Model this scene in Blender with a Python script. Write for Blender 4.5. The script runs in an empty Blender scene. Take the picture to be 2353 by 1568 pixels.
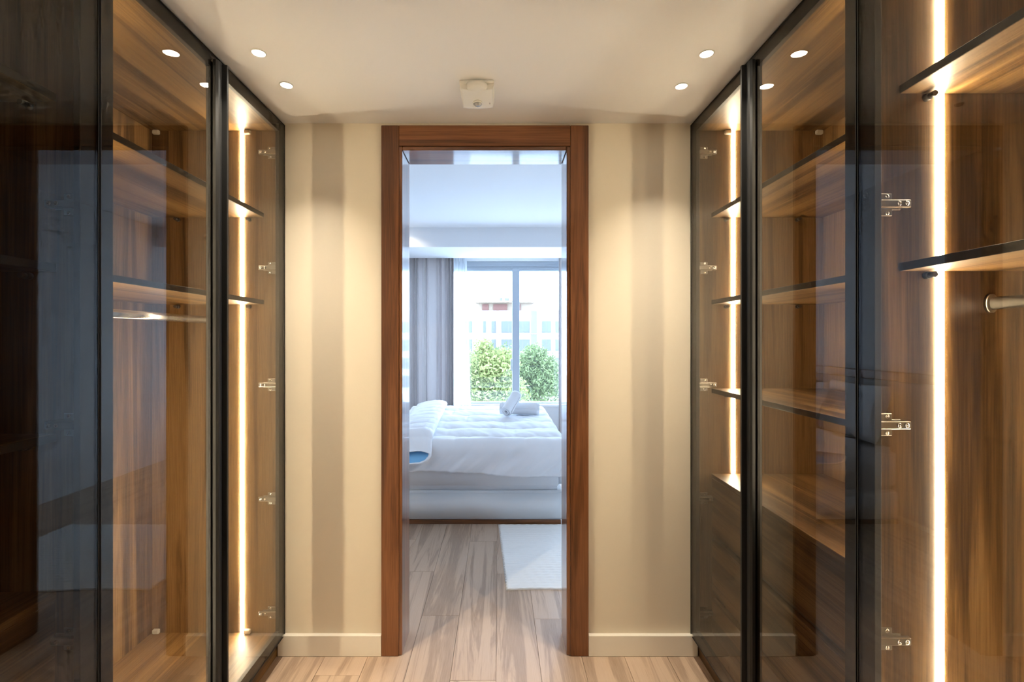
import bpy, bmesh, math, random
from mathutils import Vector, Matrix, noise

random.seed(7)
scene = bpy.context.scene
COL = scene.collection
PI = math.pi

# ------------------------------------------------------------------ camera, sky, exposure
F = 1100.0                      # focal length in pixels of the 2353 px wide frame
CAMZ = 1.424
cam_d = bpy.data.cameras.new('camera')
cam_d.sensor_fit = 'HORIZONTAL'; cam_d.sensor_width = 36.0
cam_d.lens = F / 2353 * 36.0
cam_d.shift_x = (1176.5 - 1146.0) / 2353
cam_d.shift_y = -(784.0 - 781.0) / 2353
cam_d.clip_start = 0.02; cam_d.clip_end = 400
cam = bpy.data.objects.new('camera', cam_d)
cam.location = (0, 0, CAMZ); cam.rotation_euler = (PI / 2, 0, 0)
COL.objects.link(cam); scene.camera = cam

SKY = 18.0                       # bright white-blue overcast sky
LED = 180.0                      # radiance of the LED profiles
SPOT = 60.0                      # watts of each ceiling spot
WARM = (1.0, 0.88, 0.67)

world = bpy.data.worlds.new('sky'); scene.world = world
world.use_nodes = True
wn = world.node_tree.nodes; wl = world.node_tree.links
wn.clear()
wo = wn.new('ShaderNodeOutputWorld'); wb = wn.new('ShaderNodeBackground')
wb.inputs['Color'].default_value = (0.51, 0.71, 1.0, 1); wb.inputs['Strength'].default_value = SKY
wl.new(wb.outputs[0], wo.inputs[0])

# portal in the bedroom window: guides the sky's light through the opening, gives none itself
pd = bpy.data.lights.new('window_portal', 'AREA'); pd.shape = 'RECTANGLE'; pd.size = 3.15; pd.size_y = 1.95
pd.cycles.is_portal = True
po = bpy.data.objects.new('window_portal', pd); po.location = (0.35, 6.70, 1.52); po.rotation_euler = (-PI / 2, 0, 0)
COL.objects.link(po)

scene.view_settings.view_transform = 'Standard'
scene.view_settings.look = 'None'
scene.view_settings.exposure = 0.2
scene.view_settings.gamma = 1.0
scene.view_settings.use_curve_mapping = False
scene.cycles.max_bounces = 9
scene.cycles.diffuse_bounces = 5
scene.cycles.glossy_bounces = 4
scene.cycles.transparent_max_bounces = 24
scene.cycles.caustics_reflective = False
scene.cycles.caustics_refractive = False
scene.cycles.sample_clamp_indirect = 12.0
scene.cycles.use_denoising = True
scene.cycles.adaptive_threshold = 0.08; scene.cycles.adaptive_min_samples = 16

# ------------------------------------------------------------------ helpers
class MB:
    """collects shapes; build() links them as one mesh object"""
    def __init__(self): self.bm = bmesh.new()
    def box(self, x0, x1, y0, y1, z0, z1, bev=0.0):
        x0, x1 = min(x0, x1), max(x0, x1); y0, y1 = min(y0, y1), max(y0, y1); z0, z1 = min(z0, z1), max(z0, z1)
        vs = [self.bm.verts.new((x, y, z)) for x in (x0, x1) for y in (y0, y1) for z in (z0, z1)]
        q = [(0, 1, 3, 2), (4, 6, 7, 5), (0, 4, 5, 1), (2, 3, 7, 6), (0, 2, 6, 4), (1, 5, 7, 3)]
        fs = [self.bm.faces.new([vs[i] for i in f]) for f in q]
        if bev > 0:
            es = list({e for f in fs for e in f.edges})
            bmesh.ops.bevel(self.bm, geom=es, offset=bev, offset_type='OFFSET', segments=1, affect='EDGES', clamp_overlap=True)
        return self
    def cyl(self, p0, p1, r0, r1=None, n=20, caps=True, sy=1.0, up=None):
        r1 = r0 if r1 is None else r1
        p0, p1 = Vector(p0), Vector(p1); d = (p1 - p0).normalized()
        up = Vector(up) if up else (Vector((0, 0, 1)) if abs(d.z) < .9 else Vector((1, 0, 0)))
        a = d.cross(up).normalized(); b = a.cross(d).normalized()
        rings = []
        for p, r in ((p0, r0), (p1, r1)):
            rings.append([self.bm.verts.new(p + a * math.cos(2 * PI * k / n) * r + b * math.sin(2 * PI * k / n) * r * sy) for k in range(n)])
        for k in range(n):
            f = self.bm.faces.new((rings[0][k], rings[0][(k + 1) % n], rings[1][(k + 1) % n], rings[1][k])); f.smooth = n > 8
        if caps:
            self.bm.faces.new(rings[0][::-1]); self.bm.faces.new(rings[1])
        return self
    def lathe(self, c, prof, n=28, axis='Z', smooth=True):
        c = Vector(c); rings = []
        for r, h in prof:
            ring = []
            for k in range(n):
                t = 2 * PI * k / n
                v = Vector((r * math.cos(t), r * math.sin(t), h))
                if axis == 'Y': v = Vector((v.x, v.z, v.y))
                if axis == 'X': v = Vector((v.z, v.x, v.y))
                ring.append(self.bm.verts.new(c + v))
            rings.append(ring)
        for i in range(len(rings) - 1):
            for k in range(n):
                f = self.bm.faces.new((rings[i][k], rings[i][(k + 1) % n], rings[i + 1][(k + 1) % n], rings[i + 1][k])); f.smooth = smooth
        if prof[0][0] > 1e-4: self.bm.faces.new(rings[0][::-1])
        if prof[-1][0] > 1e-4: self.bm.faces.new(rings[-1])
        return self
    def grid(self, fn, nu, nv, smooth=True, closed_u=False):
        vs = [[self.bm.verts.new(fn(i / (nu if closed_u else nu - 1), j / (nv - 1))) for j in range(nv)] for i in range(nu)]
        for i in range(nu if closed_u else nu - 1):
            for j in range(nv - 1):
                a, b = vs[i], vs[(i + 1) % nu]
                f = self.bm.faces.new((a[j], b[j], b[j + 1], a[j + 1])); f.smooth = smooth
        return vs
    def prism(self, pts, axis, a0, a1):
        """extrude a 2-D outline along an axis"""
        def mk(p, a):
            return {'X': (a, p[0], p[1]), 'Y': (p[0], a, p[1]), 'Z': (p[0], p[1], a)}[axis]
        lo = [self.bm.verts.new(mk(p, a0)) for p in pts]; hi = [self.bm.verts.new(mk(p, a1)) for p in pts]
        n = len(pts)
        for k in range(n): self.bm.faces.new((lo[k], lo[(k + 1) % n], hi[(k + 1) % n], hi[k]))
        self.bm.faces.new(lo[::-1]); self.bm.faces.new(hi)
        return self
    def build(self, name, mat, parent=None, solid=True):
        if solid: bmesh.ops.recalc_face_normals(self.bm, faces=self.bm.faces)
        me = bpy.data.meshes.new(name)
        if parent is not None:
            off = world_loc(parent)
            bmesh.ops.translate(self.bm, verts=self.bm.verts, vec=-off)
        self.bm.to_mesh(me); self.bm.free()
        if mat is not None: me.materials.append(mat)
        o = bpy.data.objects.new(name, me); COL.objects.link(o)
        if parent is not None: o.parent = parent
        return o

def world_loc(o):
    v = Vector((0, 0, 0))
    while o is not None:
        v += o.location; o = o.parent
    return v

def tag(o, label=None, cat=None, group=None, kind=None):
    if label: o['label'] = label
    if cat: o['category'] = cat
    if group: o['group'] = group
    if kind: o['kind'] = kind
    return o

def thing(name, loc, label, cat, group=None, kind=None):
    o = bpy.data.objects.new(name, None); o.location = loc; o.empty_display_size = .1
    COL.objects.link(o)
    return tag(o, label, cat, group, kind)

def box_obj(name, mat, parent, *b, bev=0.0015):
    return MB().box(*b, bev=bev).build(name, mat, parent)

# ------------------------------------------------------------------ materials
def nt(name):
    m = bpy.data.materials.new(name); m.use_nodes = True
    n = m.node_tree.nodes; l = m.node_tree.links; n.clear()
    out = n.new('ShaderNodeOutputMaterial')
    return m, n, l, out

def plain(name, col, rough=.5, metal=0.0, bump=0.0, bscale=200, coat=0.0, var=0.0, vscale=6, sheen=0.0):
    m, n, l, out = nt(name)
    p = n.new('ShaderNodeBsdfPrincipled'); l.new(p.outputs[0], out.inputs[0])
    p.inputs['Base Color'].default_value = (*col, 1); p.inputs['Roughness'].default_value = rough
    p.inputs['Metallic'].default_value = metal; p.inputs['Coat Weight'].default_value = coat
    p.inputs['Coat Roughness'].default_value = .08
    if sheen: p.inputs['Sheen Weight'].default_value = sheen
    tc = n.new('ShaderNodeTexCoord')
    if bump:
        t = n.new('ShaderNodeTexNoise'); t.inputs['Scale'].default_value = bscale; t.inputs['Detail'].default_value = 3
        b = n.new('ShaderNodeBump'); b.inputs['Strength'].default_value = bump; b.inputs['Distance'].default_value = .002
        l.new(tc.outputs['Object'], t.inputs['Vector']); l.new(t.outputs['Fac'], b.inputs['Height']); l.new(b.outputs[0], p.inputs['Normal'])
    if var:
        t = n.new('ShaderNodeTexNoise'); t.inputs['Scale'].default_value = vscale; t.inputs['Detail'].default_value = 4
        r = n.new('ShaderNodeValToRGB')
        r.color_ramp.elements[0].position = .3; r.color_ramp.elements[1].position = .7
        r.color_ramp.elements[0].color = (*[c * (1 - var) for c in col], 1); r.color_ramp.elements[1].color = (*[min(1, c * (1 + var)) for c in col], 1)
        l.new(tc.outputs['Object'], t.inputs['Vector']); l.new(t.outputs['Fac'], r.inputs[0]); l.new(r.outputs[0], p.inputs['Base Color'])
    return m

def wood(name, axis, cols, lat=10.5, along=.38, rough=.45, coat=0.0, fine=.34, rnd_val=0.0, distort=.8, knots=0.0):
    """wood with grain along one axis; cols: dark, mid, light"""
    m, n, l, out = nt(name)
    p = n.new('ShaderNodeBsdfPrincipled'); l.new(p.outputs[0], out.inputs[0])
    p.inputs['Roughness'].default_value = rough; p.inputs['Coat Weight'].default_value = coat; p.inputs['Coat Roughness'].default_value = .06
    tc = n.new('ShaderNodeTexCoord'); oi = n.new('ShaderNodeObjectInfo')
    sc = [lat, lat, lat]; sc['XYZ'.index(axis)] = along
    mp = n.new('ShaderNodeMapping'); mp.inputs['Scale'].default_value = sc
    l.new(tc.outputs['Object'], mp.inputs['Vector'])
    ad = n.new('ShaderNodeVectorMath'); ad.operation = 'ADD'
    mu = n.new('ShaderNodeMath'); mu.operation = 'MULTIPLY'; mu.inputs[1].default_value = 37.0
    l.new(oi.outputs['Random'], mu.inputs[0]); l.new(mp.outputs[0], ad.inputs[0]); l.new(mu.outputs[0], ad.inputs[1])
    a = n.new('ShaderNodeTexNoise'); a.inputs['Scale'].default_value = 1.0; a.inputs['Detail'].default_value = 5; a.inputs['Roughness'].default_value = .6; a.inputs['Distortion'].default_value = distort
    l.new(ad.outputs[0], a.inputs['Vector'])
    # rings inside the figure give the cathedral lines
    w = n.new('ShaderNodeMath'); w.operation = 'MULTIPLY'; w.inputs[1].default_value = 26.0
    s = n.new('ShaderNodeMath'); s.operation = 'SINE'
    l.new(a.outputs['Fac'], w.inputs[0]); l.new(w.outputs[0], s.inputs[0])
    # pores
    sc2 = [lat * 22] * 3; sc2['XYZ'.index(axis)] = along * 14
    mp2 = n.new('ShaderNodeMapping'); mp2.inputs['Scale'].default_value = sc2
    l.new(tc.outputs['Object'], mp2.inputs['Vector'])
    b = n.new('ShaderNodeTexNoise'); b.inputs['Scale'].default_value = 1.0; b.inputs['Detail'].default_value = 3
    l.new(mp2.outputs[0], b.inputs['Vector'])
    m1 = n.new('ShaderNodeMath'); m1.operation = 'MULTIPLY_ADD'; m1.inputs[1].default_value = .05
    l.new(s.outputs[0], m1.inputs[0]); l.new(a.outputs['Fac'], m1.inputs[2])
    m2 = n.new('ShaderNodeMath'); m2.operation = 'MULTIPLY_ADD'; m2.inputs[1].default_value = fine
    l.new(b.outputs['Fac'], m2.inputs[0]); l.new(m1.outputs[0], m2.inputs[2])
    m3 = n.new('ShaderNodeMath'); m3.operation = 'SUBTRACT'; m3.inputs[1].default_value = fine * .5
    l.new(m2.outputs[0], m3.inputs[0])
    r = n.new('ShaderNodeValToRGB'); r.color_ramp.elements[0].position = .30; r.color_ramp.elements[1].position = .68
    e = r.color_ramp.elements.new(.5)
    r.color_ramp.elements[0].color = (*cols[0], 1); e.color = (*cols[1], 1); r.color_ramp.elements[2].color = (*cols[2], 1)
    l.new(m3.outputs[0], r.inputs[0])
    src = r.outputs[0]
    if rnd_val:
        hs = n.new('ShaderNodeHueSaturation'); mr = n.new('ShaderNodeMapRange')
        mr.inputs['To Min'].default_value = 1 - rnd_val; mr.inputs['To Max'].default_value = 1 + rnd_val
        l.new(oi.outputs['Random'], mr.inputs['Value']); l.new(mr.outputs[0], hs.inputs['Value']); l.new(src, hs.inputs['Color']); src = hs.outputs[0]
    l.new(src, p.inputs['Base Color'])
    return m

def glass(name, tint, dust=0.0, spec=.045):
    """thin sheet glass: tinted transmission plus Fresnel reflection on both faces, a trace of dust"""
    m, n, l, out = nt(name)
    tr = n.new('ShaderNodeBsdfTransparent'); tr.inputs[0].default_value = (*tint, 1)
    gl = n.new('ShaderNodeBsdfGlossy'); gl.inputs['Roughness'].default_value = 0.0; gl.inputs[0].default_value = (1, 1, 1, 1)
    lw = n.new('ShaderNodeLayerWeight'); lw.inputs['Blend'].default_value = .5
    pw = n.new('ShaderNodeMath'); pw.operation = 'POWER'; pw.inputs[1].default_value = 5
    l.new(lw.outputs['Facing'], pw.inputs[0])
    fr = n.new('ShaderNodeMath'); fr.operation = 'MULTIPLY_ADD'; fr.inputs[1].default_value = 1 - spec; fr.inputs[2].default_value = spec
    l.new(pw.outputs[0], fr.inputs[0])
    mx = n.new('ShaderNodeMixShader'); l.new(fr.outputs[0], mx.inputs[0]); l.new(tr.outputs[0], mx.inputs[1]); l.new(gl.outputs[0], mx.inputs[2])
    last = mx
    if dust:
        tl = n.new('ShaderNodeBsdfTranslucent'); tl.inputs[0].default_value = (.9, .88, .82, 1)
        tc = n.new('ShaderNodeTexCoord'); mp = n.new('ShaderNodeMapping'); mp.inputs['Scale'].default_value = (7, 7, 2.6)
        t = n.new('ShaderNodeTexNoise'); t.inputs['Scale'].default_value = 1; t.inputs['Detail'].default_value = 6; t.inputs['Distortion'].default_value = 1.2
        mr = n.new('ShaderNodeMapRange'); mr.inputs['From Min'].default_value = .46; mr.inputs['From Max'].default_value = .74
        mr.inputs['To Min'].default_value = dust * .5; mr.inputs['To Max'].default_value = dust * 4.5
        l.new(tc.outputs['Object'], mp.inputs[0]); l.new(mp.outputs[0], t.inputs['Vector']); l.new(t.outputs['Fac'], mr.inputs['Value'])
        m2 = n.new('ShaderNodeMixShader'); l.new(mr.outputs[0], m2.inputs[0]); l.new(mx.outputs[0], m2.inputs[1]); l.new(tl.outputs[0], m2.inputs[2]); last = m2
    l.new(last.outputs[0], out.inputs[0])
    return m

def emit(name, col, s):
    m, n, l, out = nt(name)
    e = n.new('ShaderNodeEmission'); e.inputs[0].default_value = (*col, 1); e.inputs[1].default_value = s
    l.new(e.outputs[0], out.inputs[0])
    return m

def fabric(name, col, rough=.9, weave=900, bump=.25, trans=0.0):
    m, n, l, out = nt(name)
    p = n.new('ShaderNodeBsdfPrincipled')
    p.inputs['Base Color'].default_value = (*col, 1); p.inputs['Roughness'].default_value = rough
    p.inputs['Specular IOR Level'].default_value = .2
    tc = n.new('ShaderNodeTexCoord'); t = n.new('ShaderNodeTexNoise'); t.inputs['Scale'].default_value = weave; t.inputs['Detail'].default_value = 2
    b = n.new('ShaderNodeBump'); b.inputs['Strength'].default_value = bump; b.inputs['Distance'].default_value = .001
    l.new(tc.outputs['Object'], t.inputs['Vector']); l.new(t.outputs['Fac'], b.inputs['Height']); l.new(b.outputs[0], p.inputs['Normal'])
    if trans:
        tl = n.new('ShaderNodeBsdfTranslucent'); tl.inputs[0].default_value = (*col, 1)
        mx = n.new('ShaderNodeMixShader'); mx.inputs[0].default_value = trans
        l.new(p.outputs[0], mx.inputs[1]); l.new(tl.outputs[0], mx.inputs[2]); l.new(mx.outputs[0], out.inputs[0])
    else: l.new(p.outputs[0], out.inputs[0])
    return m

def sheer_mat():
    m, n, l, out = nt('sheer_voile')
    tr = n.new('ShaderNodeBsdfTransparent'); tl = n.new('ShaderNodeBsdfTranslucent'); df = n.new('ShaderNodeBsdfDiffuse')
    tl.inputs[0].default_value = (.62, .64, .67, 1); df.inputs[0].default_value = (.75, .77, .8, 1)
    a = n.new('ShaderNodeMixShader'); a.inputs[0].default_value = .5; l.new(tl.outputs[0], a.inputs[1]); l.new(df.outputs[0], a.inputs[2])
    b = n.new('ShaderNodeMixShader'); b.inputs[0].default_value = .72; l.new(tr.outputs[0], b.inputs[1]); l.new(a.outputs[0], b.inputs[2])
    l.new(b.outputs[0], out.inputs[0])
    return m

WAL = [(.045, .020, .004), (.155, .079, .024), (.285, .162, .058)]
CAS = [(.080, .026, .007), (.172, .061, .019), (.265, .104, .037)]
OAK = [(.33, .232, .165), (.50, .366, .268), (.57, .43, .322)]
M = {}
M['wal_z'] = wood('walnut_vertical', 'Z', WAL)
M['edge'] = plain('dark_edge_band', (.030, .020, .012), .5)
M['wal_y'] = wood('walnut_lengthwise', 'Y', WAL)
M['cas_z'] = wood('casing_vertical', 'Z', CAS, lat=10, along=.5, rough=.4, coat=.25)
M['cas_x'] = wood('casing_horizontal', 'X', CAS, lat=10, along=.5, rough=.4, coat=.25)
M['jam_z'] = wood('jamb_vertical', 'Z', CAS, lat=10, along=.5, rough=.3, coat=1.0)
M['jam_x'] = wood('jamb_horizontal', 'X', CAS, lat=10, along=.5, rough=.3, coat=1.0)
M['oak'] = wood('oak_floor', 'Y', OAK, lat=13, along=.85, rough=.42, fine=.22, rnd_val=.03, distort=1.4)
M['wall'] = plain('wall_paint', (.74, .66, .535), .75, bump=.05, bscale=120)
M['ceil'] = plain('ceiling_paint', (.84, .835, .84), .85)
M['bwall'] = plain('bedroom_paint', (.84, .84, .84), .85)
M['bceil'] = plain('bedroom_ceiling_paint', (.86, .86, .87), .85)
M['skirt'] = plain('skirting_paint', (.84, .79, .70), .4)
M['frame'] = plain('bronze_aluminium', (.014, .0125, .011), .55)
M['handle'] = plain('black_aluminium', (.005, .005, .005), .48)
M['chrome'] = plain('chrome', (.75, .73, .70), .16, metal=1.0)
M['nickel'] = plain('nickel', (.38, .35, .30), .30, metal=1.0)
M['smoke'] = glass('smoked_glass', (.765, .745, .70), spec=.034)
M['clear'] = glass('window_glass', (.97, .985, .985))
M['led'] = emit('led_diffuser', WARM, LED)
M['spot'] = emit('spot_lens', (1, .93, .80), 60)
M['plast'] = plain('white_plastic', (.80, .79, .75), .35)
M['dplast'] = plain('dark_plastic', (.05, .045, .04), .4)
M['clip'] = plain('clear_plastic_clip', (.62, .55, .45), .3)
M['lens'] = plain('lens_plastic', (.45, .45, .46), .1, metal=.6)
M['dark'] = plain('black_slot', (.02, .02, .02), .6)
M['win'] = plain('grey_window_aluminium', (.46, .50, .55), .4)
M['duvet'] = fabric('white_cotton', (.82, .83, .86), weave=500, bump=.15)
M['sheet'] = fabric('white_sheet', (.76, .77, .80), weave=700, bump=.1)
M['base'] = fabric('white_upholstery', (.74, .745, .75), weave=600, bump=.3)
M['blue'] = fabric('light_blue_lining', (.22, .50, .80), weave=500)
M['towel'] = fabric('white_terry', (.80, .80, .82), weave=420, bump=.8)
M['curt'] = fabric('grey_curtain', (.56, .51, .50), weave=800, trans=.07)
M['sheer'] = sheer_mat()
M['rug'] = fabric('white_cotton_rug', (.88, .87, .84), weave=300, bump=.6)
M['head'] = fabric('pale_headboard', (.42, .41, .41), weave=500)
M['pill'] = fabric('white_pillow', (.82, .82, .84), weave=500, bump=.15)

# ------------------------------------------------------------------ the setting
ZC = 2.405          # dressing-room ceiling
YW = 2.170          # front face of the wall with the doorway
YB = 2.330          # bedroom face of that wall
XL, XR = -0.967, 0.868   # door planes of the left and right wardrobes
DEP = .60           # wardrobe depth
BZ = 2.72           # bedroom ceiling
BXL, BXR = -1.42, 2.02
YWIN = 6.55
DX0, DX1, DZ = -.455, .326, 2.298      # opening in the wall (jambs stand inside it)
YBACK = -1.3

def structure(name, mb, mat, label, cat, parent=None):
    o = mb.build(name, mat, parent)
    return tag(o, label, cat, kind='structure')

wl_ = MB()
wl_.box(-2.2, DX0, YW, YB, 0, 2.80); wl_.box(DX1, 2.8, YW, YB, 0, 2.80); wl_.box(DX0, DX1, YW, YB, DZ, 2.80)
structure('wall_back', wl_, M['wall'], 'cream painted wall around the doorway to the bedroom', 'wall')
structure('wall_left', MB().box(XL - DEP - .12, XL - DEP - .005, YBACK, YW, 0, ZC), M['wall'], 'cream wall behind the left wardrobes', 'wall')
structure('wall_right', MB().box(XR + DEP + .005, XR + DEP + .12, YBACK, YW, 0, ZC), M['wall'], 'cream wall behind the right wardrobes', 'wall')
structure('wall_front', MB().box(-2.2, 2.8, YBACK - .12, YBACK, 0, ZC), M['wall'], 'cream wall at the near end of the dressing room', 'wall')
structure('ceiling', MB().box(-2.2, 2.8, YBACK - .12, YW, ZC, 2.80), M['ceil'], 'cream white ceiling of the dressing room', 'ceiling')

# floor: a screed with oak planks laid lengthwise as children
fl = structure('floor', MB().box(-2.2, 2.8, YBACK - .12, 6.75, -.08, -.012), plain('floor_joint', (.26, .18, .12), .8), 'light oak plank floor running from the dressing room into the bedroom', 'floor')
PW, PL, GAP = .192, 1.38, .0006
plank_cache = {}
x = -1.60 + .052
ci = 0
while x < 2.05:
    y = YBACK - (.31 + .47 * ci) % PL
    while y < 6.60:
        y0, y1 = max(y, YBACK), min(y + PL, 6.60)
        if y1 - y0 > .05:
            key = (round(y1 - y0, 3))
            if key not in plank_cache:
                me = MB().box(-PW / 2 + GAP, PW / 2 - GAP, -(y1 - y0) / 2 + GAP, (y1 - y0) / 2 - GAP, -.010, 0, bev=.0007)
                me_o = me.build('plank', M['oak']); plank_cache[key] = me_o.data; o = me_o
            else:
                o = bpy.data.objects.new('plank', plank_cache[key]); COL.objects.link(o)
            o.location = (x + PW / 2, (y0 + y1) / 2, 0); o.parent = fl
        y += PL
    x += PW; ci += 1

# door casing and jambs
JX0, JX1, JZ = -.435, .306, 2.278
tr1 = thing('trim_1', ((JX0 + JX1) / 2, YW, 0), 'brown wooden casing around the doorway to the bedroom', 'door frame', kind='structure')
YC = YW - .020
MB().box(-.528, -.449, YC, YW - .0005, .001, 2.388, bev=.002).build('casing_stile', M['cas_z'], tr1)
MB().box(.322, .404, YC, YW - .0005, .001, 2.388, bev=.002).build('casing_stile', M['cas_z'], tr1)
MB().box(-.4485, .3215, YC, YW - .0005, 2.296, 2.388, bev=.002).build('casing_header', M['cas_x'], tr1)
MB().box(DX0 + .001, JX0, YC + .006, YB + .004, .001, DZ - .002, bev=.003).build('jamb', M['jam_z'], tr1)
MB().box(JX1, DX1 - .001, YC + .006, YB + .004, .001, DZ - .002, bev=.003).build('jamb', M['jam_z'], tr1)
MB().box(JX0 + .0005, JX1 - .0005, YC + .006, YB + .004, JZ, DZ - .002, bev=.003).build('jamb_head', M['jam_x'], tr1)

structure('baseboard_left', MB().box(XL - .026, -.5285, YW - .022, YW - .0005, .001, .094, bev=.0015), M['skirt'], 'white skirting board left of the doorway', 'skirting board')
structure('baseboard_right', MB().box(.4045, XR + .026, YW - .022, YW - .0005, .001, .094, bev=.0015), M['skirt'], 'white skirting board right of the doorway', 'skirting board')

# bedroom shell
structure('wall_bedroom_left', MB().box(BXL - .12, BXL, YB, YWIN + .2, 0, BZ), plain('bedroom_grey_paint', (.60, .60, .61), .85), 'pale grey bedroom wall behind the headboard', 'wall')
structure('wall_bedroom_right', MB().box(BXR, BXR + .12, YB, YWIN + .2, 0, BZ), M['bwall'], 'pale bedroom wall facing the foot of the bed', 'wall')
structure('ceiling_bedroom', MB().box(BXL - .12, BXR + .12, YB, YWIN + .2, BZ, BZ + .08), M['bceil'], 'white bedroom ceiling', 'ceiling')
structure('trim_2', MB().box(BXL, BXR, 5.53, 6.27, 2.495, BZ - .0005), M['bceil'], 'white boxed bulkhead above the bedroom window', 'bulkhead')
WX0, WX1, WZ0, WZ1 = -1.20, 1.90, .545, 2.50
wb_ = MB()
wb_.box(BXL, WX0, YWIN, YWIN + .2, 0, BZ); wb_.box(WX1, BXR, YWIN, YWIN + .2, 0, BZ)
wb_.box(WX0, WX1, YWIN, YWIN + .2, 0, WZ0); wb_.box(WX0, WX1, YWIN, YWIN + .2, WZ1, BZ)
structure('wall_bedroom_back', wb_, M['bwall'], 'white bedroom wall with the window', 'wall')

structure('wall_bedroom_front', MB().box(BXL, DX0 + .0008, YB + .0003, YB + .0035, 0, BZ).box(DX1 - .0008, BXR, YB + .0003, YB + .0035, 0, BZ).box(DX0 + .0008, DX1 - .0008, YB + .0003, YB + .0035, DZ - .001, BZ), M['bwall'], 'white painted bedroom side of the doorway wall', 'wall')
# window
win = thing('window_1', ((WX0 + WX1) / 2, YWIN, WZ0), 'two-pane sliding bedroom window in a grey aluminium frame', 'window', kind='structure')
f = MB(); fy0, fy1 = YWIN + .03, YWIN + .13
f.box(WX0, WX1, fy0, fy1, 2.37, WZ1, bev=.003); f.box(WX0, WX1, fy0, fy1, WZ0, .565, bev=.003)
f.box(WX0, WX0 + .06, fy0, fy1, .565, 2.37, bev=.003); f.box(WX1 - .06, WX1, fy0, fy1, .565, 2.37, bev=.003)
f.box(WX0 + .06, WX1 - .06, fy0 - .012, fy0, 2.43, 2.445); f.box(WX0 + .06, WX1 - .06, fy0 - .012, fy0, 2.40, 2.41)
f.build('window_frame', M['win'], win)
sash = MB().box(.185, .285, fy0 - .02, fy1 - .04, .566, 2.40, bev=.004)
sash.box(.19, .28, fy0 - .026, fy0 - .02, 2.36, 2.395)
s_o = sash.build('mullion', M['win'], win)
box_obj('pane', M['clear'], win, WX0 + .06, .185, fy1 - .03, fy1 - .024, .565, 2.37, bev=0)
box_obj('pane', M['clear'], win, .285, WX1 - .06, fy1 - .05, fy1 - .044, .565, 2.37, bev=0)
MB().box(.165, .183, fy0 - .03, fy0 - .002, 1.0, 1.16, bev=.003).build('latch', M['win'], win)
structure('trim_3', MB().box(WX0, WX1, YWIN - .06, YWIN + .03, WZ0 - .028, WZ0 - .0005, bev=.003), M['bceil'], 'white window sill below the bedroom window', 'window sill')

# ------------------------------------------------------------------ wardrobes
ZB, ZT = .109, 2.362            # inside bottom and top
HZ = [2.262, 1.745, 1.222, .712, .200]
DZ0, DZ1 = .088, 2.394

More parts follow.
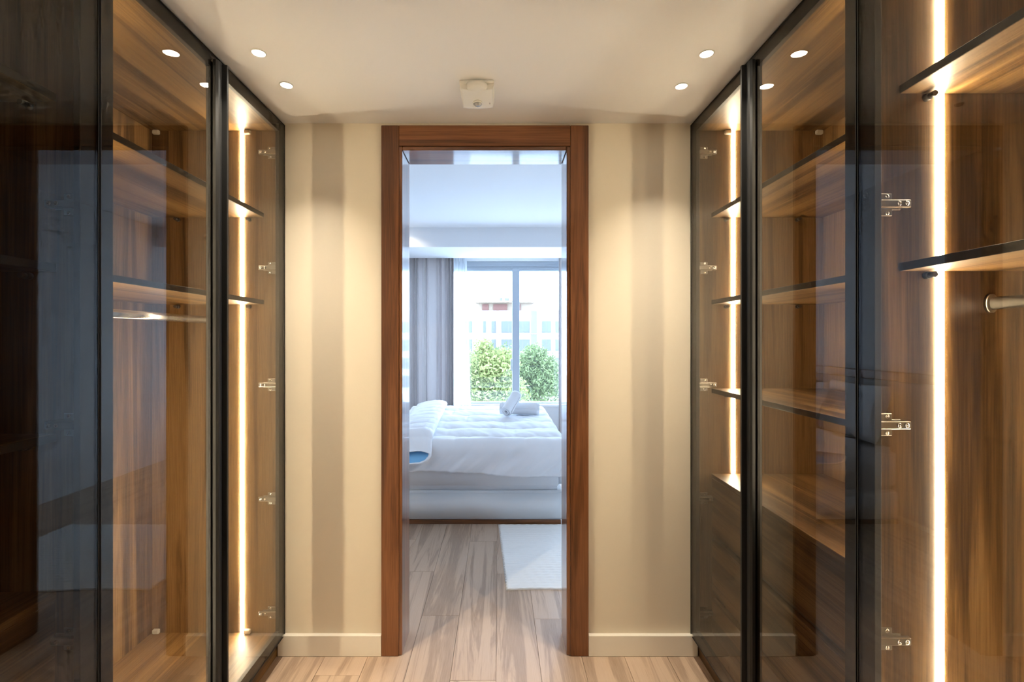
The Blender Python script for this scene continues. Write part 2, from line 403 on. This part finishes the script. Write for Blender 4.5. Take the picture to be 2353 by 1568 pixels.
def wardrobe(name, s, y0, y1, shelves, drawers, rod, led_far, led_near, label, ajar=0):
    XF = XL if s < 0 else XR
    X = lambda t: XF + s * t
    root = thing(name, (X(.3), (y0 + y1) / 2, 0), label, 'wardrobe', 'glass-fronted wardrobes')
    B = lambda nm, mt, t0, t1, a0, a1, z0, z1, par=root, bev=.0012: box_obj(nm, mt, par, X(t0), X(t1), a0, a1, z0, z1, bev=bev)
    TH = .018; C0, C1 = .0235, DEP
    i0, i1 = y0 + TH, y1 - TH
    B('side_panel', M['wal_z'], C0, C1, y0 + .0004, i0, .086, 2.380)
    B('side_panel', M['wal_z'], C0, C1, i1, y1 - .0004, .086, 2.380)
    B('top_panel', M['wal_y'], C0, C1, i0, i1, ZT, 2.380)
    B('bottom_panel', M['wal_y'], C0, C1, i0, i1, .091, ZB)
    B('back_panel', M['wal_z'], C1 - .012, C1, i0, i1, ZB, ZT)
    B('plinth', M['wal_y'], .030, .048, y0 + .001, y1 - .001, .001, .0855)
    B('ceiling_filler', M['frame'], .028, .046, y0 + .001, y1 - .001, 2.381, ZC - .001)
    SF = .088                       # shelves stand back from the doors
    for z in shelves:
        sh = B('shelf', M['wal_y'], SF, C1 - .0125, i0 + .0008, i1 - .0008, z - .0195, z)
        B('edge_band', M['edge'], SF - .0012, SF - .0001, i0 + .0008, i1 - .0008, z - .0193, z - .0002, par=sh, bev=.0004)
        for yy, sg in ((i0, 1), (i1, -1)):
            for t in (.150, .47):
                sp = MB(); sp.cyl((X(t), yy, z - .030), (X(t), yy + sg * .012, z - .030), .0085, n=14)
                sp.cyl((X(t), yy + sg * .012, z - .030), (X(t), yy + sg * .026, z - .030), .0065, n=14)
                sp.build('shelf_pin', M['dplast'], root)
    low = ZB
    if drawers:
        ztop = .823; low = ztop
        B('drawer_top', M['wal_y'], SF - .002, C1 - .0125, i0 + .0008, i1 - .0008, ztop - .018, ztop)
        hts = [(.560, .804), (.295, .532), (.111, .267)]
        for a, b in hts:
            dr = B('drawer', M['wal_y'], SF, SF + .018, i0 + .002, i1 - .002, a, b, bev=.0015)
            B('drawer_box', M['wal_y'], SF + .0185, C1 - .05, i0 + .014, i1 - .014, a + .01, b - .04, par=dr)
        for a in (.532, .267):
            B('finger_rail', M['dplast'], SF + .022, SF + .032, i0 + .001, i1 - .001, a + .001, a + .027)
    # lit profiles in the side panels, broken where a shelf meets the panel
    cuts = sorted([z for z in shelves], reverse=True)
    segs = []; top = ZT
    for z in cuts:
        segs.append((z + .0005, top - .0005)); top = z - .0195
    segs.append((low + .0005, top - .0005))
    for on, yy, sg in ((led_far, i1, -1), (led_near, i0, 1)):
        if not on: continue
        for a, b in segs:
            B('led_strip', M['led'], .176, .192, yy, yy + sg * .0035, a, b, bev=.001)
    # hanger rail
    if rod:
        rz = 1.510; rt = .300
        rr = MB(); n = 24
        rr.cyl((X(rt), i0 + .0005, rz), (X(rt), i1 - .0005, rz), .0075, n=n, sy=2.0)
        r_o = rr.build('hanger_rail', M['chrome'], root)
        for yy, sg in ((i0, 1), (i1, -1)):
            MB().cyl((X(rt), yy, rz), (X(rt), yy + sg * .010, rz), .0125, n=n, sy=1.8).build('rail_flange', M['nickel'], r_o)
    # plastic corner connectors
    for yy, sg in ((i0, 1), (i1, -1)):
        for z, sz in ((ZT, -1), (ZB if not drawers else None, 1)):
            if z is None: continue
            for t in (.142, .55):
                MB().box(X(t), X(t + .03), yy, yy + sg * .016, z, z + sz * .020, bev=.004).build('corner_connector', M['clip'], root)
    # doors
    ym = (y0 + y1) / 2
    SW = .046
    for k, (a, b) in enumerate(((y0 + .0015, ym - .0012), (ym + .0012, y1 - .0015))):
        d = MB()
        t0, t1 = .0055, .0215
        d.box(X(t0), X(t1), a, a + SW, DZ0, DZ1, bev=.001); d.box(X(t0), X(t1), b - SW, b, DZ0, DZ1, bev=.001)
        d.box(X(t0), X(t1), a + SW, b - SW, DZ1 - SW, DZ1, bev=.001); d.box(X(t0), X(t1), a + SW, b - SW, DZ0, DZ0 + SW, bev=.001)
        # thin outer lip around the glass
        d.box(X(-.0008), X(t0), a, a + .0022, DZ0, DZ1); d.box(X(-.0008), X(t0), b - .0022, b, DZ0, DZ1)
        d.box(X(-.0008), X(t0), a + .0022, b - .0022, DZ1 - .0022, DZ1); d.box(X(-.0008), X(t0), a + .0022, b - .0022, DZ0, DZ0 + .0022)
        do = d.build('door', M['frame'], root)
        box_obj('glass_pane', M['smoke'], do, X(.0004), X(.0050), a + .0023, b - .0023, DZ0 + .0023, DZ1 - .0023, bev=0)
        if k == 0:     # full-height pull on the meeting edge
            h = MB(); e = b
            pts = [(e - .046, 0), (e - .046, -.010), (e - .040, -.016), (e - .020, -.016), (e - .017, -.012), (e - .013, -.012), (e - .010, -.028), (e - .001, -.028), (e - .001, 0)]
            h.prism([(X(t - .0012), y) for y, t in pts], 'Z', .112, 2.372)
            h.build('handle', M['handle'], do)
        # concealed hinges on the side panel
        hy, sg = (i0, 1) if k == 0 else (i1, -1)
        for z in HZ:
            h = MB()
            h.box(X(.024), X(.104), hy + sg * .004, hy + sg * .015, z - .0095, z + .0095, bev=.002)
            ho = h.build('hinge', M['nickel'], root)
            p = MB(); p.box(X(.034), X(.068), hy, hy + sg * .004, z - .027, z + .027, bev=.0018)
            p.box(X(.034), X(.088), hy, hy + sg * .0035, z - .0125, z + .0125, bev=.001)
            p.build('mounting_plate', M['nickel'], ho)
            c = MB()
            for t, dz in ((.092, 0), (.074, 0)): c.lathe((X(t), hy + sg * .015, z + dz), [(.0058, -.001), (.0055, sg * .002), (.003, sg * .003), (.0001, sg * .0012)], n=12, axis='Y')
            for t, dz in ((.054, .020), (.054, -.020)): c.lathe((X(t), hy + sg * .004, z + dz), [(.0050, -.001), (.0048, sg * .0016), (.0025, sg * .0022), (.0001, sg * .001)], n=12, axis='Y')
            c.build('screw', M['chrome'], ho)
    return root

YA, YM_, YE = .176, 1.160, 2.1665
wardrobe('wardrobe', -1, YM_ + .0005, YE, [1.992, 1.602], False, True, True, True, 'lit walnut wardrobe with hanger rail and glass doors, left beside the doorway wall')
wardrobe('wardrobe', -1, YA, YM_ - .0005, [2.010, 1.605, 1.200], True, False, False, False, 'unlit dark walnut wardrobe with shelves and drawers, nearest on the left')
wardrobe('wardrobe', 1, YM_ + .0005, YE, [1.992, 1.602, 1.205], True, False, True, True, 'lit walnut wardrobe with shelves above drawers, right beside the doorway wall')
wardrobe('wardrobe', 1, YA, YM_ - .0005, [2.030, 1.607], False, True, True, True, 'brightly lit walnut wardrobe with one tall light strip and rail, nearest on the right')

# ------------------------------------------------------------------ ceiling fittings
def downlight(x, y, label, z=ZC, cone=94, watts=SPOT, tone=(1, .88, .70), grp='recessed ceiling spots of the dressing room'):
    r = thing('downlight', (x, y, z), label, 'ceiling light', grp)
    MB().lathe((x, y, z), [(.0205, -.0002), (.0255, -.0002), (.0255, -.0022), (.0215, -.0035), (.0205, -.0012)], n=32).build('trim_ring', M['plast'], r)
    MB().lathe((x, y, z), [(.0203, -.0004), (.0203, -.0018), (.012, -.0026), (.0001, -.003)], n=32).build('lens', M['spot'], r)
    ld = bpy.data.lights.new('downlight_lamp', 'SPOT'); ld.energy = watts; ld.color = tone
    ld.spot_size = math.radians(cone); ld.spot_blend = 1.0; ld.shadow_soft_size = .014
    lo = bpy.data.objects.new('downlight_lamp', ld); lo.location = (0, 0, -.0045); lo.parent = r; COL.objects.link(lo)
    return r
downlight(-.820, 1.635, 'round ceiling spot nearer the camera of the left pair')
downlight(-.817, 1.842, 'round ceiling spot by the doorway wall in the left pair')
downlight(.712, 1.640, 'round ceiling spot nearer the camera of the right pair')
downlight(.706, 1.850, 'round ceiling spot by the doorway wall in the right pair')

def detector():
    cx, y0, y1 = -.083, 1.803, 1.945
    w = .066
    r = thing('motion_detector', (cx, (y0 + y1) / 2, ZC), 'white ceiling motion detector with a round lens above the doorway', 'detector')
    z = ZC - .0005
    MB().box(cx - w, cx + w, y0, y0 + .128, z - .010, z, bev=.003).build('back_plate', M['plast'], r)
    # cover: a bowed shell, its near edge cut in a shallow curve, thickest towards the wall
    nu, nv = 25, 19
    def top(u, v):
        x = (u - .5) * 2 * w * .98
        yn = y0 + .004 + .017 * (1 - (2 * u - 1) ** 2)
        yf = y1 - .006 - .012 * (2 * u - 1) ** 2
        return cx + x, yn + (yf - yn) * v
    def fn(u, v):
        x, y = top(u, v)
        edge = min(1.0, (1 - abs(2 * u - 1)) / .10); edge = math.sqrt(max(0, 1 - (1 - edge) ** 2))
        far = min(1.0, (1 - v) / .16); far = math.sqrt(max(0, 1 - (1 - far) ** 2))
        h = .020 + .026 * v
        return x, y, z - .010 - h * (.25 + .75 * edge * far)
    b = MB(); vs = b.grid(fn, nu, nv)
    ring = [vs[i][0] for i in range(nu)] + [vs[-1][j] for j in range(1, nv)] + [vs[i][-1] for i in range(nu - 2, -1, -1)] + [vs[0][j] for j in range(nv - 2, 0, -1)]
    up = [b.bm.verts.new((v.co.x, v.co.y, z - .009)) for v in ring]
    for k in range(len(ring)):
        b.bm.faces.new((ring[k], ring[(k + 1) % len(ring)], up[(k + 1) % len(ring)], up[k]))
    b.bm.faces.new(up)
    cov = b.build('cover', M['plast'], r)
    MB().lathe((cx, y0 + .026, z - .010), [(.042, 0), (.042, -.012), (.037, -.019), (.0001, -.022)], n=36).build('sounder_dome', M['plast'], r)
    lc = (cx, y1 - .052, z - .0470)
    MB().lathe(lc, [(.020, .006), (.020, .0), (.0175, -.002), (.0165, .001), (.0165, .006)], n=32).build('lens_ring', M['plast'], r)
    MB().lathe(lc, [(.0163, .002), (.0155, -.003), (.011, -.008), (.005, -.0105), (.0001, -.011)], n=28).build('lens', M['lens'], r)
    MB().box(cx + .047, cx + .0485, y1 - .058, y1 - .046, z - .0480, z - .040).build('indicator_slot', M['dark'], r)
detector()

# ------------------------------------------------------------------ bedroom
BY0, BY1, BX0, BX1 = 3.68, 5.48, BXL + .075, .50
bed = thing('bed', ((BX0 + BX1) / 2, (BY0 + BY1) / 2, 0), 'white upholstered double bed on a brown wooden plinth', 'bed')
MB().box(BX0, BX1 - .02, BY0 + .012, BY1 - .012, .001, .034, bev=.002).build('plinth', M['cas_x'], bed)
def pad(x0, x1, y0, y1, z0, z1, r, seed, amp=.006):
    b = MB()
    bm = b.bm
    b.box(x0, x1, y0, y1, z0, z1)
    bmesh.ops.bevel(bm, geom=list(bm.edges), offset=r, segments=3, affect='EDGES')
    bmesh.ops.subdivide_edges(bm, edges=[e for e in bm.edges if e.calc_length() > .3], cuts=22, use_grid_fill=True)
    for v in bm.verts:
        q = v.co * 3.0 + Vector((seed, 0, 0))
        v.co += Vector((0, noise.noise(q) * amp, noise.noise(q + Vector((9, 3, 1))) * amp * .6))
    for f_ in bm.faces: f_.smooth = True
    return b
pad(BX0, BX1, BY0 + .004, BY1, .036, .255, .015, 1, .003).build('base', M['base'], bed)
pad(BX0, BX1, BY0 - .004, BY1, .2585, .585, .045, 5, .010).build('mattress', M['sheet'], bed)

hb = thing('headboard', (BXL, 4.5, 0), 'long pale headboard panel with a dark wooden cap behind the pillows', 'headboard')
for k in range(4):
    w_ = (5.95 - 3.25) / 4
    MB().box(BXL + .001, BXL + .055, 3.25 + k * w_ + .002, 3.25 + (k + 1) * w_ - .002, .06, 1.10, bev=.008).build('panel', M['head'], hb)
MB().box(BXL + .001, BXL + .070, 3.24, 5.96, 1.101, 1.170, bev=.003).build('cap', M['cas_z'], hb)

# duvet: quilted, hanging over the near side and the foot
duv = thing('duvet', (0, 4.5, .62), 'white quilted duvet spread over the bed, folded back at the left', 'duvet')
TOPZ = .625
def duvet_pt(X_, S):
    """X_: along the bed; S: cloth coordinate across it (0 = near edge of the mattress top)"""
    ex = max(0.0, X_ - (BX1 - .03)); es = max(0.0, -S); ef = max(0.0, S - (BY1 - BY0))
    # quilting: rows across the bed, long cells along it
    qs = (S - .16 + .012 * math.sin(X_ * 3.1) + .010 * noise.noise(Vector((X_ * 4, S * 2, .4)))) / .355
    fr = qs - math.floor(qs); q = (4 * fr * (1 - fr)) ** .55; puff = .040 * q
    qx = (X_ + .42 + .11 * math.sin(math.floor(qs) * 2.3)) / .55; fx = qx - math.floor(qx)
    puff *= .62 + .38 * (4 * fx * (1 - fx)) ** .3
    P = Vector((X_, S, 0))
    near = 1 - q * .75               # gathers run out of the seams
    wr = near * noise.noise(Vector((X_ * 17 + S * 11, S * 5, math.floor(qs) * 3.7))) * .015
    wr += noise.noise(Vector((X_ * 5, S * 7, 1.3))) * .008 + noise.ridged_multi_fractal(Vector((X_ * 3.0 + S * 2, S * 5 - X_, 2.0)), 1.0, 2.0, 3, 1.0, 2.0) * .004
    rad = .07
    def roll(e):
        if e <= 0: return 0.0, 0.0
        if e < rad * PI / 2:
            a = e / rad; return rad * math.sin(a), rad * (1 - math.cos(a))
        return rad, rad + e - rad * PI / 2
    ox, dx = roll(ex); os_, ds = roll(es); of, df = roll(ef)
    drop = math.sqrt(dx * dx + ds * ds + df * df)
    side = min(1, drop / .10)
    bulge = (noise.noise(Vector((X_ * 6.5 + drop * 7, drop * 3, 7.7))) * .034 + noise.noise(Vector((X_ * 13 + drop * 15, 2.2, drop * 5))) * .022 + noise.noise(Vector((X_ * 28 + drop * 30, 5.2, drop * 4))) * .008) * side
    x = min(X_, BX1 - .03) + ox + (bulge * .7 if ex > 0 else 0)
    y = BY0 + max(0.0, min(S, BY1 - BY0)) - os_ + of - (bulge + .018 * math.sin(PI * min(1, drop / .26)) if es > 0 else 0)
    z = TOPZ - drop + (puff + wr) * (1 - side) + side * .006
    return (x, y, z)
def hem(X_): return .255 + .02 * math.sin(X_ * 4 + 1) + .035 * max(0, X_ + .1)
b = MB()
NU, NV = 150, 170
b.grid(lambda u, v: duvet_pt(-.98 + u * (BX1 + .24 + .98), -hem(-.98 + u * 1.7) + v * (1.84 + hem(-.98 + u * 1.7))), NU, NV)
dq = b.build('quilt', M['duvet'], duv, solid=False)
sm = dq.modifiers.new('thickness', 'SOLIDIFY'); sm.thickness = .012; sm.offset = -1
# folded-back end: a flattened roll lying along the head side, open at the near end
path = []
for k in range(60):
    t = k / 59
    if t < .84:
        y = BY1 - .06 - (BY1 - .06 - (BY0 + .06)) * t / .84; z = TOPZ + .070; a = 0
    else:
        a = (t - .84) / .16; y = BY0 + .06 - .215 * a; z = TOPZ + .070 - .115 * a * a
    xr = -.585 + .085 * (1 - (y - 3.55) / 1.87)
    path.append((xr, y, z, a))
def fold_pt(u, v, inset):
    i = min(58, int(v * 59)); f_ = v * 59 - i
    pa, pb = path[i], path[i + 1]
    xr, y, z, a = [pa[k] * (1 - f_) + pb[k] * f_ for k in range(4)]
    L = v * 1.95
    th = 2 * PI * u
    hw, hh = .165 - inset, .056 - inset * .95
    fr = (L / .21 + .35) % 1.0; q = (4 * fr * (1 - fr)) ** .5
    if inset == 0: hh *= .80 + .32 * q; hw *= .985 + .03 * q
    hh *= 1 - .28 * a
    c, s_ = math.cos(th), math.sin(th)
    ce = math.copysign(abs(c) ** .8, c); se = math.copysign(abs(s_) ** .9, s_)
    wob = noise.noise(Vector((c * 2, s_ * 2, L * 5))) * .007 + noise.noise(Vector((c * 5, s_ * 5, L * 13))) * .005
    slope = .5 + .5 * (.5 + .5 * ce)         # lower towards the head end
    X_ = xr - .165 + ce * (hw + wob)
    Z_ = se * (hh + wob) * slope
    return (X_, y - .035 * a * max(0, -se), z + Z_ - .02 * (1 - slope) - .03 * a * max(0, -se))
b = MB(); b.grid(lambda u, v: fold_pt(u, v, 0), 56, 110, closed_u=True)
fo = b.build('folded_end', M['duvet'], duv, solid=False)
b = MB(); b.grid(lambda u, v: fold_pt(u, .60 + v * .40, .022), 56, 40, closed_u=True); 
li = b.build('lining', M['blue'], duv, solid=False); tag(li, 'light blue lining inside the fold')
b = MB()   # rolled hem joining cover and lining
b.grid(lambda u, v: tuple(Vector(fold_pt(u, 1.0, v * .022)) + Vector((0, -.012 * math.sin(PI * v), 0))), 56, 7, closed_u=True)
b.build('hem', M['duvet'], duv, solid=False)

# pillows leaning on the headboard
def pillow(cx, cy, cz, w, h, th, rx, rz, label):
    b = MB(); n = 26
    R = Matrix.Rotation(rz, 3, 'Z') @ Matrix.Rotation(rx, 3, 'Y')
    def f1(sg):
        def fn(u, v):
            a, c = 2 * u - 1, 2 * v - 1
            e = max(0, (1 - a ** 4)) * max(0, (1 - c ** 4))
            t = th / 2 * e ** .42
            k = 1 - .07 * (1 - abs(a)) * abs(c) ** 3; k2 = 1 - .07 * (1 - abs(c)) * abs(a) ** 3
            wv = noise.noise(Vector((a * 2.5 + cx, c * 2.5, sg + cy))) * .018 * e
            p = Vector((sg * (t + wv), a * w / 2 * k2, c * h / 2 * k))
            p = R @ p
            return (cx + p.x, cy + p.y, cz + p.z)
        return fn
    b.grid(f1(1), n, n); b.grid(f1(-1), n, n)
    bmesh.ops.remove_doubles(b.bm, verts=b.bm.verts, dist=.0004)
    o = b.build('pillow', M['pill']); return tag(o, label, 'pillow', 'pillows against the headboard')
pillow(-1.235, 4.03, .84, .70, .46, .16, -.25, .05, 'white pillow leaning on the headboard on the near side of the bed')
pillow(-1.235, 5.00, .84, .68, .46, .16, -.25, -.05, 'white pillow leaning on the headboard on the window side of the bed')
pillow(-1.02, 4.40, .865, .62, .42, .13, -.42, .05, 'white pillow propped in front of the other two pillows')

# rolled towels crossed on the duvet
def towel(p0, p1, r, label, seed):
    p0, p1 = Vector(p0), Vector(p1); d = (p1 - p0).normalized(); L = (p1 - p0).length
    a = d.cross(Vector((0, 0, 1))).normalized(); c = a.cross(d)
    b = MB(); bm = b.bm
    # a spiral sheet: inner turns show at the ends
    turns = 4.0; n = 120; rows = 14
    def pt(u, v):
        th = 2 * PI * turns * u; rr = .010 + (r - .010) * u ** .8
        rr *= 1 + .03 * noise.noise(Vector((th * .5, v * 3, seed)))
        s = v * L + .012 * math.sin(th * .5 + seed) * (v - .5) * 2
        return p0 + d * s + (a * math.cos(th) + c * math.sin(th)) * rr
    b.grid(lambda u, v: pt(u, v), n, rows)
    o = b.build('rolled_towel', M['towel'], solid=False)
    m_ = o.modifiers.new('thickness', 'SOLIDIFY'); m_.thickness = .0085; m_.offset = -1
    return tag(o, label, 'towel', 'rolled towels on the bed')
towel((.022, 4.925, .725), (.405, 4.89, .721), .060, 'white rolled towel lying flat on the duvet under the other towel', 1.0)
towel((.072, 4.655, .722), (.178, 4.85, .862), .050, 'white rolled towel laid crosswise over the other towel', 5.0)

# rug
rg = MB()
nu, nv = 90, 120
def rug_pt(u, v):
    zig = .006 * (1 if int(v * 119) % 2 else -1) if u < .001 else 0
    x = .047 + (1.35 - .047) * u - .044 * v * (1 - u) + zig
    y = 2.715 + (3.668 - 2.715) * v + .012 * math.sin(u * 9) * (1 - v) - .01 * u * (1 - v)
    z = .0085 + .0022 * math.sin(v * 2 * PI * 29.5) + .0012 * math.sin(u * 2 * PI * 22 + v * 30)
    return (x, y, z)
vs = rg.grid(rug_pt, nu, nv)
ring = [vs[i][0] for i in range(nu)] + [vs[-1][j] for j in range(1, nv)] + [vs[i][-1] for i in range(nu - 2, -1, -1)] + [vs[0][j] for j in range(nv - 2, 0, -1)]
lo = [rg.bm.verts.new((v.co.x, v.co.y, .0008)) for v in ring]
for k in range(len(ring)): rg.bm.faces.new((ring[k], ring[(k + 1) % len(ring)], lo[(k + 1) % len(ring)], lo[k]))
rg.bm.faces.new(lo)
tag(rg.build('rug', M['rug']), 'white woven cotton rug on the oak floor beside the bed', 'rug')

# curtains
def curtain(name, x0, x1, y, zt, zb, pleats, amp, mat, label, lean=0.0, seed=0, cat='curtain'):
    b = MB(); n = pleats * 10
    def fn(u, v):
        k = 1 - v
        ph = u + .035 * math.sin(u * 13 + seed) + .02 * math.sin(u * 31 + seed * 2)
        x = x0 + (x1 - x0) * u + lean * (k ** 1.0) * u + .006 * math.sin(ph * pleats * 4 * PI)
        am = amp * (.75 + .35 * math.sin(u * 7 + seed)) * (.8 + .3 * k)
        yy = y + am * math.sin(ph * pleats * 2 * PI) + .006 * noise.noise(Vector((u * 20, v * 4, seed)))
        return (x, yy, zb + (zt - zb) * v)
    b.grid(fn, n, 14)
    o = b.build(name, mat, solid=False)
    return tag(o, label, cat, 'bedroom curtains')
curtain('curtain', -1.38, -.60, 6.345, 2.66, .03, 11, .034, M['curt'], 'pleated grey curtain drawn to the left of the bedroom window', seed=1)
curtain('sheer_curtain', -.74, -.44, 6.455, 2.66, .03, 6, .022, M['sheer'], 'white sheer curtain beside the left grey curtain', lean=.07, seed=2)
curtain('curtain', .795, 1.10, 6.345, 2.66, .03, 6, .034, M['curt'], 'pleated grey curtain at the right edge of the bedroom window', seed=3)
curtain('sheer_curtain', .84, 1.25, 6.455, 2.66, .03, 7, .022, M['sheer'], 'white sheer curtain behind the right grey curtain', seed=4)

# a bedroom ceiling spot near the bulkhead, out of sight beyond the left jamb
downlight(-1.08, 5.33, 'round bedroom ceiling spot by the bulkhead above the bed', z=BZ, cone=140, watts=22, grp='bedroom ceiling spots')
for x_, w_ in ((-.95, 'on the headboard side'), (.30, 'in the middle'), (1.45, 'on the side away from the headboard')):  # unseen spots above the lintel, added to brighten the near side of the bed
    downlight(x_, 2.80, 'unseen bedroom ceiling spot added to light the bed side, just inside the doorway, ' + w_, z=BZ, cone=140, watts=11, tone=(1, .97, .95), grp='bedroom ceiling spots')

# ------------------------------------------------------------------ outside
GZ = -9.0
structure('ground', MB().box(-60, 60, 8, 140, GZ - .2, GZ), plain('pavement', (.45, .44, .42), .9), 'pale street ground far below the window', 'ground')
D = 60.0
px = lambda p: (p - 1146) * D / F
pz = lambda p: CAMZ + (781 - p) * D / F
M['fac'] = plain('white_render', (.40, .37, .35), .8)
M['fwin'] = plain('blue_grey_glazing', (.055, .058, .055), .5)
M['fgrey'] = plain('grey_panel', (.088, .080, .074), .7)
M['brick'] = plain('red_brown_cladding', (.105, .038, .025), .7)
M['slab'] = plain('cream_roof', (.22, .16, .11), .7)
bl = thing('apartment_building', (0, D + 6, GZ), 'white apartment building with dark windows and red-brown top floor beyond the trees', 'building')
MB().box(px(1020), px(1420), D, D + 12, GZ, pz(714)).build('facade', M['fac'], bl)
MB().box(px(1090), px(1225), D + 2.0, D + 11, pz(713.9), pz(690)).build('penthouse', M['slab'], bl)
for a, b_ in ((1107, 1122), (1133, 1166), (1192, 1198)):
    MB().box(px(a), px(b_), D + 1.8, D + 1.99, pz(713), pz(697)).build('cladding', M['brick'], bl)
MB().box(px(1092), px(1230), D + .9, D + 11.5, pz(694), pz(690.2)).build('roof', M['slab'], bl)
for a, b_ in ((1148, 1156), (1161, 1172)):
    MB().box(px(a), px(b_), D + 5, D + 7, pz(690.1), pz(677)).build('roof_unit', M['fgrey'], bl)
for a, b_ in ((1221, 1233), (1141, 1146), (1300, 1312)):
    MB().box(px(a), px(b_), D - .3, D - .01, pz(800), pz(714.2)).build('pilaster', M['fgrey'] if a != 1141 else M['slab'], bl)
for (y0_, y1_) in ((738, 765), (780, 807), (822, 848), (863, 890)):
    for (a, b_, n_) in ((1110, 1117, 1), (1129, 1139, 1), (1152, 1217, 4), (1245, 1266, 2), (1276, 1297, 2), (1330, 1395, 4), (1050, 1085, 2)):
        w_ = MB().box(px(a), px(b_), D - .12, D - .01, pz(y1_), pz(y0_)).build('window', M['fgrey'], bl)
        for k in range(n_):
            q0 = px(a) + (px(b_) - px(a)) * k / n_ + .08; q1 = px(a) + (px(b_) - px(a)) * (k + 1) / n_ - .08
            MB().box(q0, q1, D - .15, D - .121, pz(y1_) + .08, pz(y0_) - .08).build('pane', M['fwin'], w_)
    MB().box(px(1020), px(1420), D - .35, D - .01, pz(y1_ + 3.5), pz(y1_ + 2)).build('floor_band', M['fac'], bl)

def leafmat(name, c):
    m, n, l, out = nt(name)
    p = n.new('ShaderNodeBsdfDiffuse'); tl = n.new('ShaderNodeBsdfTranslucent')
    g = n.new('ShaderNodeNewGeometry')
    r = n.new('ShaderNodeValToRGB'); r.color_ramp.elements[0].color = (*[k * .55 for k in c], 1); r.color_ramp.elements[1].color = (*[min(1, k * 1.5) for k in c], 1)
    l.new(g.outputs['Random Per Island'], r.inputs[0])
    l.new(r.outputs[0], p.inputs[0]); l.new(r.outputs[0], tl.inputs[0])
    mx = n.new('ShaderNodeMixShader'); mx.inputs[0].default_value = .4; l.new(p.outputs[0], mx.inputs[1]); l.new(tl.outputs[0], mx.inputs[2]); l.new(mx.outputs[0], out.inputs[0])
    return m
M['leafa'] = leafmat('fresh_green_leaf', (.19, .205, .075))
M['leafb'] = leafmat('green_leaf', (.135, .165, .070))
M['bark'] = plain('bark', (.16, .11, .08), .9)
def tree(x, y, blobs, nleaf, size, mat, label, seed):
    rnd = random.Random(seed)
    r = thing('tree', (x, y, GZ), label, 'tree', 'trees outside the window')
    t = MB(); t.cyl((x, y, GZ), (x + .1, y, blobs[0][2] - .5), .22, .12, n=10)
    for bx, by, bz, br in blobs:
        t.cyl((x + .05, y, bz - br * 1.6), (bx, by, bz), .07, .02, n=6)
    t.build('trunk', M['bark'], r)
    verts, faces = [], []
    tot = sum(bb[3] ** 2 for bb in blobs)
    for bx, by, bz, br in blobs:
        for _ in range(int(nleaf * br * br / tot)):
            d = Vector((rnd.gauss(0, 1), rnd.gauss(0, 1), rnd.gauss(0, 1))).normalized()
            rr = br * (rnd.random() ** .33) * (1 + .22 * noise.noise(d * 2.5 + Vector((bx, by, bz))))
            c = Vector((bx, by, bz)) + Vector((d.x * rr, d.y * rr, d.z * rr * .95)) - r.location
            a = Vector((rnd.gauss(0, 1), rnd.gauss(0, 1), rnd.gauss(0, 1))).normalized(); b_ = a.orthogonal().normalized()
            s = size * (.6 + .8 * rnd.random()); k = len(verts)
            verts += [c - a * s, c + b_ * s * .45, c + a * s, c - b_ * s * .45]
            faces.append((k, k + 1, k + 2, k + 3))
    me = bpy.data.meshes.new('foliage'); me.from_pydata([tuple(v) for v in verts], [], faces); me.materials.append(mat)
    o = bpy.data.objects.new('foliage', me); COL.objects.link(o); o.parent = r
    o['kind'] = 'stuff'
D2 = 34.0
qx = lambda p: (p - 1146) * D2 / F
qz = lambda p: CAMZ + (781 - p) * D2 / F
tree(qx(1130), D2, [(qx(1130), D2, qz(862), 1.9), (qx(1108), D2 - .4, qz(830), 1.1), (qx(1156), D2 + .3, qz(838), 1.25), (qx(1112), D2, qz(800), .75), (qx(1090), D2, qz(880), 1.5), (qx(1165), D2, qz(905), 1.6), (qx(1120), D2 - .5, qz(930), 1.8)],
     8500, .14, M['leafa'], 'bright green leafy tree left of the window mullion', 3)
tree(qx(1243), D2 + 4.6, [(qx(1244), D2 + 4.6, qz(862), 1.9), (qx(1238), D2 + 4.3, qz(822), 1.1), (qx(1216), D2 + 4.6, qz(868), 1.5), (qx(1266), D2 + 4.6, qz(846), 1.1), (qx(1279), D2 + 4.6, qz(884), 1.6), (qx(1240), D2 + 4.4, qz(912), 2.1)],
     8500, .14, M['leafb'], 'green leafy tree right of the window mullion', 5)
tree(qx(1180), D2 + 12, [(qx(1166), D2 + 12, qz(872), 2.6), (qx(1215), D2 + 12, qz(888), 2.6), (qx(1116), D2 + 12, qz(878), 2.6), (qx(1070), D2 + 12, qz(895), 2.4), (qx(1255), D2 + 12, qz(885), 2.4)], 8000, .17, M['leafb'], 'dense green tree crowns standing behind the two nearer trees', 8)
